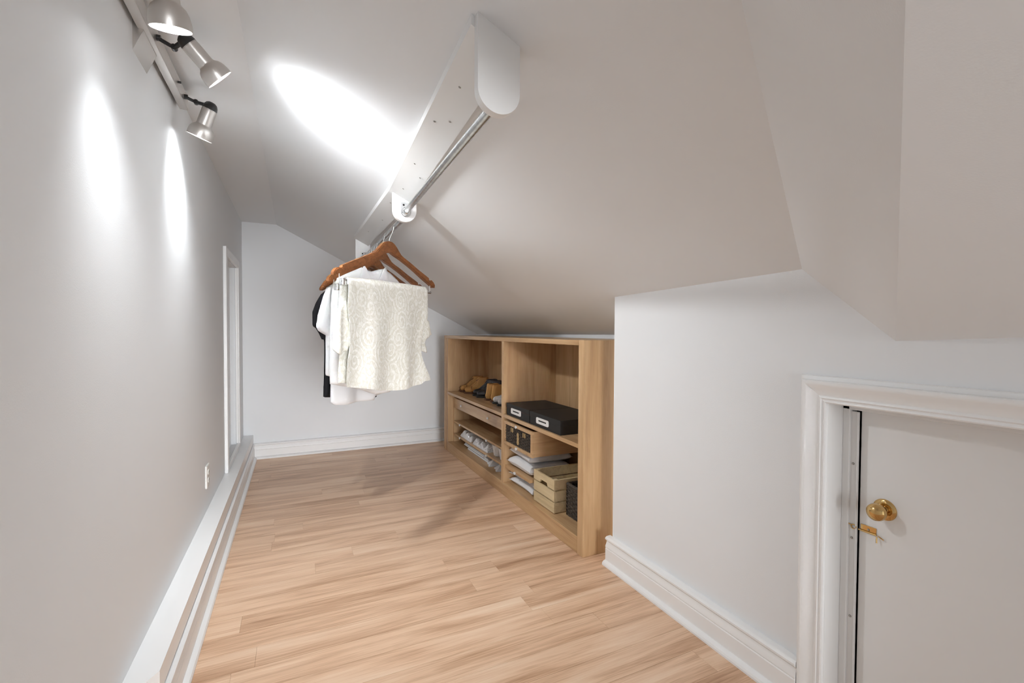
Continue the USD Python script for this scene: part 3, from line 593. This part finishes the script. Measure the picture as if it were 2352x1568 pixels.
# ------------------------------------------------------------------ pillows and linen
def pillow(cx, cy, z0, w, l, t, rz=0., seed=0, squash=1.):
    n = 26; u = np.linspace(-1, 1, n); U, Vv = np.meshgrid(u, u, indexing='ij'); h = np.sqrt(np.clip((1-U**4)*(1-Vv**4), 0, 1))**.8
    pin = 1-.09*(1-Vv**2)*U**2; pin2 = 1-.09*(1-U**2)*Vv**2
    x, yy = U*w/2*pin, Vv*l/2*pin2; nz = meshkit.fbm(np.stack([U*2.2+seed*3, Vv*2.2, 0*U], -1), 3, seed)-.5
    edge = .02*np.sin(6*U+seed)*np.sin(5*Vv)*t
    top = t*.5+h*t*.5*(1+.5*nz)+edge; bot = t*.5-h*t*.5*squash+edge*.3
    V = np.vstack([np.stack([x, yy, top], -1).reshape(-1, 3), np.stack([x, yy, bot], -1).reshape(-1, 3)]); f = []
    for i in range(n-1):
        for j in range(n-1):
            a = i*n+j; f += [[a, a+n, a+n+1], [a, a+n+1, a+1]]
    f = np.array(f); k = n*n; m = trimesh.Trimesh(V, np.vstack([f, f[:, ::-1]+k]), process=False); m.merge_vertices(digits_vertex=6); m.fix_normals()
    a = math.radians(rz); m.apply_transform(trimesh.transformations.rotation_matrix(a, Z)); m.apply_translation((cx, cy, z0)); return m
tag(obj('pillow', pillow(1.69, 3.105, .241, .36, .40, .088, 0, 1), COTTON2, None, 60), 'lower plump white pillow on the pull out shelf', 'pillow')
tag(obj('pillow', pillow(1.70, 3.105, .322, .36, .39, .086, -3, 2, .7), COTTON2, None, 60), 'upper white pillow squeezed under the wicker drawer', 'pillow')
tag(obj('folded_pillow', pillow(1.72, 3.105, .101, .38, .40, .056, 0, 3), COTTON2, None, 60), 'lower folded white pillow under the pull out shelf', 'pillow')
tag(obj('folded_pillow', pillow(1.715, 3.105, .160, .37, .40, .050, 2, 4, .6), COTTON2, None, 60), 'upper folded white pillow under the pull out shelf', 'pillow')
def folded(x0, x1, y0, y1, z0, t, nl, seed):
    ms = []
    for i in range(nl):
        a = t*i/nl; P = rounded(0, 0, x1-x0, t/nl*.96, t/nl*.45); ms.append(extrude(P, (x0+.006*((i*seed) % 3), y0, z0+a), X, Z, Y, y1-y0))
    return ms
tag(obj('folded_blanket', folded(1.575, 1.90, 3.86, 4.40, .1005, .030, 2, 1), COTTON2, None, 30), 'lowest folded white blanket at the bottom of the far half', 'blanket')
tag(obj('folded_blanket', folded(1.565, 1.88, 3.95, 4.48, .131, .022, 2, 2), COTTON2, None, 30), 'folded white blanket topmost on the bottom stack', 'blanket')
def crumple(x0, x1, y0, y1, z0, t, seed):
    n = 34; U, Vv = np.meshgrid(np.linspace(0, 1, n), np.linspace(0, 1, n), indexing='ij'); e = np.clip(np.minimum.reduce([U, 1-U, Vv, 1-Vv])/.12, 0, 1); e = np.sqrt(1-(1-e)**2)
    h = t*e*(.62+.75*(meshkit.fbm(np.stack([U*3, Vv*7, 0*U], -1), 3, seed)-.5)+.18*np.sin(Vv*18+2*U))
    top = np.stack([x0+(x1-x0)*U, y0+(y1-y0)*Vv, z0+np.maximum(h, .002)], -1).reshape(-1, 3); bot = top.copy(); bot[:, 2] = z0; f = []
    for i in range(n-1):
        for j in range(n-1):
            a = i*n+j; f += [[a, a+n, a+n+1], [a, a+n+1, a+1]]
    f = np.array(f); k = n*n; m = trimesh.Trimesh(np.vstack([top, bot]), np.vstack([f, f[:, ::-1]+k]), process=False)
    r = list(range(n))+[i*n+n-1 for i in range(1, n)]+[(n-1)*n+j for j in range(n-2, -1, -1)]+[i*n for i in range(n-2, 0, -1)]
    s = [];
    for a, b in zip(r, r[1:]+r[:1]): s += [[a, b, b+k], [a, b+k, a+k]]
    m = trimesh.Trimesh(m.vertices, np.vstack([m.faces, s]), process=False); m.fix_normals(); return m
tag(obj('rolled_cloth', crumple(1.57, 1.88, 4.30, 4.62, .1945, .075, 5), COTTON, None, 60), 'white rumpled cloth on the lower pull out shelf', 'cloth')
tag(obj('printed_cloth', crumple(1.57, 1.88, 3.86, 4.25, .1945, .075, 8), PATTERN, None, 60), 'white cloth printed with dark marks on the lower pull out shelf', 'cloth')
def cup(x, y, z0, h, r):
    n, V = 40, []
    prof = [(.72, 0), (.74, .02), (.86, .5), (1., 1.), (.94, 1.), (.80, .5), (.66, .06)]
    for pr, pz in prof:
        for k in range(n):
            a = 2*math.pi*k/n; q = r*pr*(1+.05*math.cos(9*a)); V.append((x+q*math.cos(a), y+q*math.sin(a), z0+h*pz))
    f = []
    for i in range(len(prof)-1):
        for k in range(n):
            a, b = i*n+k, i*n+(k+1) % n; f += [[a, b, b+n], [a, b+n, a+n]]
    V += [(x, y, z0), (x, y, z0+h*.06)]; e = (len(prof)-1)*n
    for k in range(n): f += [[n*len(prof), (k+1) % n, k], [n*len(prof)+1, e+k, e+(k+1) % n]]
    m = trimesh.Trimesh(np.array(V), np.array(f), process=False); m.fix_normals(); return m
for i, (yy, lab) in enumerate(((3.745, 'farthest'), (3.605, 'middle'), (3.465, 'nearest'))):
    tag(obj('fluted_pot', cup(1.635, yy, .1945, .098, .058), WHTL, None, 60), f'{lab} of three white fluted pots by the divider', 'pot')
def star(x, y, z0, s, h, rz):
    """A napkin folded into a small pyramid with drawn out corners."""
    P = [(0, 0, h)]; k = 16
    for i in range(k):
        a = 2*math.pi*i/k; q = s*(.62+.38*abs(math.cos(2*a))**2.5); P.append((q*math.cos(a), q*math.sin(a), 0))
    mid = [(p[0]*.42, p[1]*.42, h*.42) for p in P[1:]]; V = P+mid; f = []
    for i in range(k):
        j = (i+1) % k; f += [[0, 1+k+i, 1+k+j], [1+k+i, 1+i, 1+j], [1+k+i, 1+j, 1+k+j]]
    V.append((0, 0, 0)); f += [[len(V)-1, 1+(i+1) % k, 1+i] for i in range(k)]
    m = trimesh.Trimesh(np.array(V), np.array(f), process=False); m.apply_transform(trimesh.transformations.rotation_matrix(math.radians(rz), Z)); m.apply_translation((x, y, z0)); m.fix_normals(); return m
tag(obj('folded_napkin', star(1.66, 3.60, .3305, .085, .07, 20), COTTON, None, 40), 'white pyramid napkin alone on the upper pull out shelf', 'napkin')
for yy, lab in ((3.80, 'farthest'), (3.64, 'middle'), (3.48, 'nearest')):
    tag(obj('folded_napkin', star(1.62, yy, .1005, .088, .072, 30), COTTON, None, 40), f'{lab} of three white star napkins on the base board', 'napkin')

# ------------------------------------------------------------------ slatted crate and wicker basket
cx0, cx1, cy0, cy1, cz = 1.532, 1.93, 2.600, 2.886, .1005
cr = thing('wooden_crate', 'pale pine slatted crate standing on the base board', 'crate', ((cx0+cx1)/2, (cy0+cy1)/2, cz))
t, hh, gap = .012, .066, .0095
for i in range(3):
    z0 = cz+i*(hh+gap)+.004; z1 = z0+hh
    fr = sbox(cy0, z0, cy1, z1)
    if i == 2: fr = fr.difference(Polygon([((cy0+cy1)/2-.062, z0-.01), ((cy0+cy1)/2-.042, z0+.022), ((cy0+cy1)/2+.042, z0+.022), ((cy0+cy1)/2+.062, z0-.01)]))
    for xx in (cx0, cx1-t): obj('slat', extrude(fr, (xx, 0, 0), Y, Z, X, t), PINE, cr, False)
    for yy in (cy0, cy1-t): obj('slat', bx((cx0+t, yy, z0), (cx1-t, yy+t, z1), .001), PINE, cr, False)
for xx in (cx0+t, cx1-t-.022):
    for yy in (cy0+t, cy1-t-.022): obj('corner_post', bx((xx, yy, cz), (xx+.022, yy+.022, cz+.222), .001), PINE, cr, False)
for i in range(4):
    w = (cy1-cy0-2*t)/4; obj('bottom_slat', bx((cx0+t, cy0+t+i*w+.002, cz), (cx1-t, cy0+t+(i+1)*w-.002, cz+.009), .001), PINE, cr, False)
bk = thing('wicker_basket', 'dark brown wicker basket beside the near end panel', 'basket', (1.75, 2.42, cz))
bx0, bx1, by0, by1, bh = 1.605, 1.90, 2.285, 2.555, .205
sides = weave((bx0, by0, cz+.003), Y, Z, by1-by0, bh-.012, 15, 9, .0068, -X)+weave((bx0, by1, cz+.003), X, Z, bx1-bx0, bh-.012, 15, 9, .0068, Y)+weave((bx1, by0, cz+.003), Y, Z, by1-by0, bh-.012, 15, 9, .0068, X)+weave((bx0, by0, cz+.003), X, Z, bx1-bx0, bh-.012, 15, 9, .0068, -Y)
obj('weave', sides, WICKER, bk, 60, kind='stuff')
obj('rim', [tube([(bx0, by0, cz+bh), (bx1, by0, cz+bh), ], .011, 8), tube([(bx0, by1, cz+bh), (bx1, by1, cz+bh)], .011, 8), tube([(bx0, by0, cz+bh), (bx0, by1, cz+bh)], .011, 8), tube([(bx1, by0, cz+bh), (bx1, by1, cz+bh)], .011, 8)], WICKER, bk, 60)
obj('bottom', bx((bx0, by0, cz), (bx1, by1, cz+.006)), WICKER, bk, False)
obj('liner', [bx((bx0+.007, by0+.007, cz+.006), (bx0+.010, by1-.007, cz+bh-.02)), bx((bx0+.007, by1-.010, cz+.006), (bx1-.007, by1-.007, cz+bh-.02)), bx((bx0+.007, by0+.007, cz+.006), (bx1-.007, by0+.010, cz+bh-.02)), bx((bx1-.010, by0+.007, cz+.006), (bx1-.007, by1-.007, cz+bh-.02))], SLOT, bk, False)
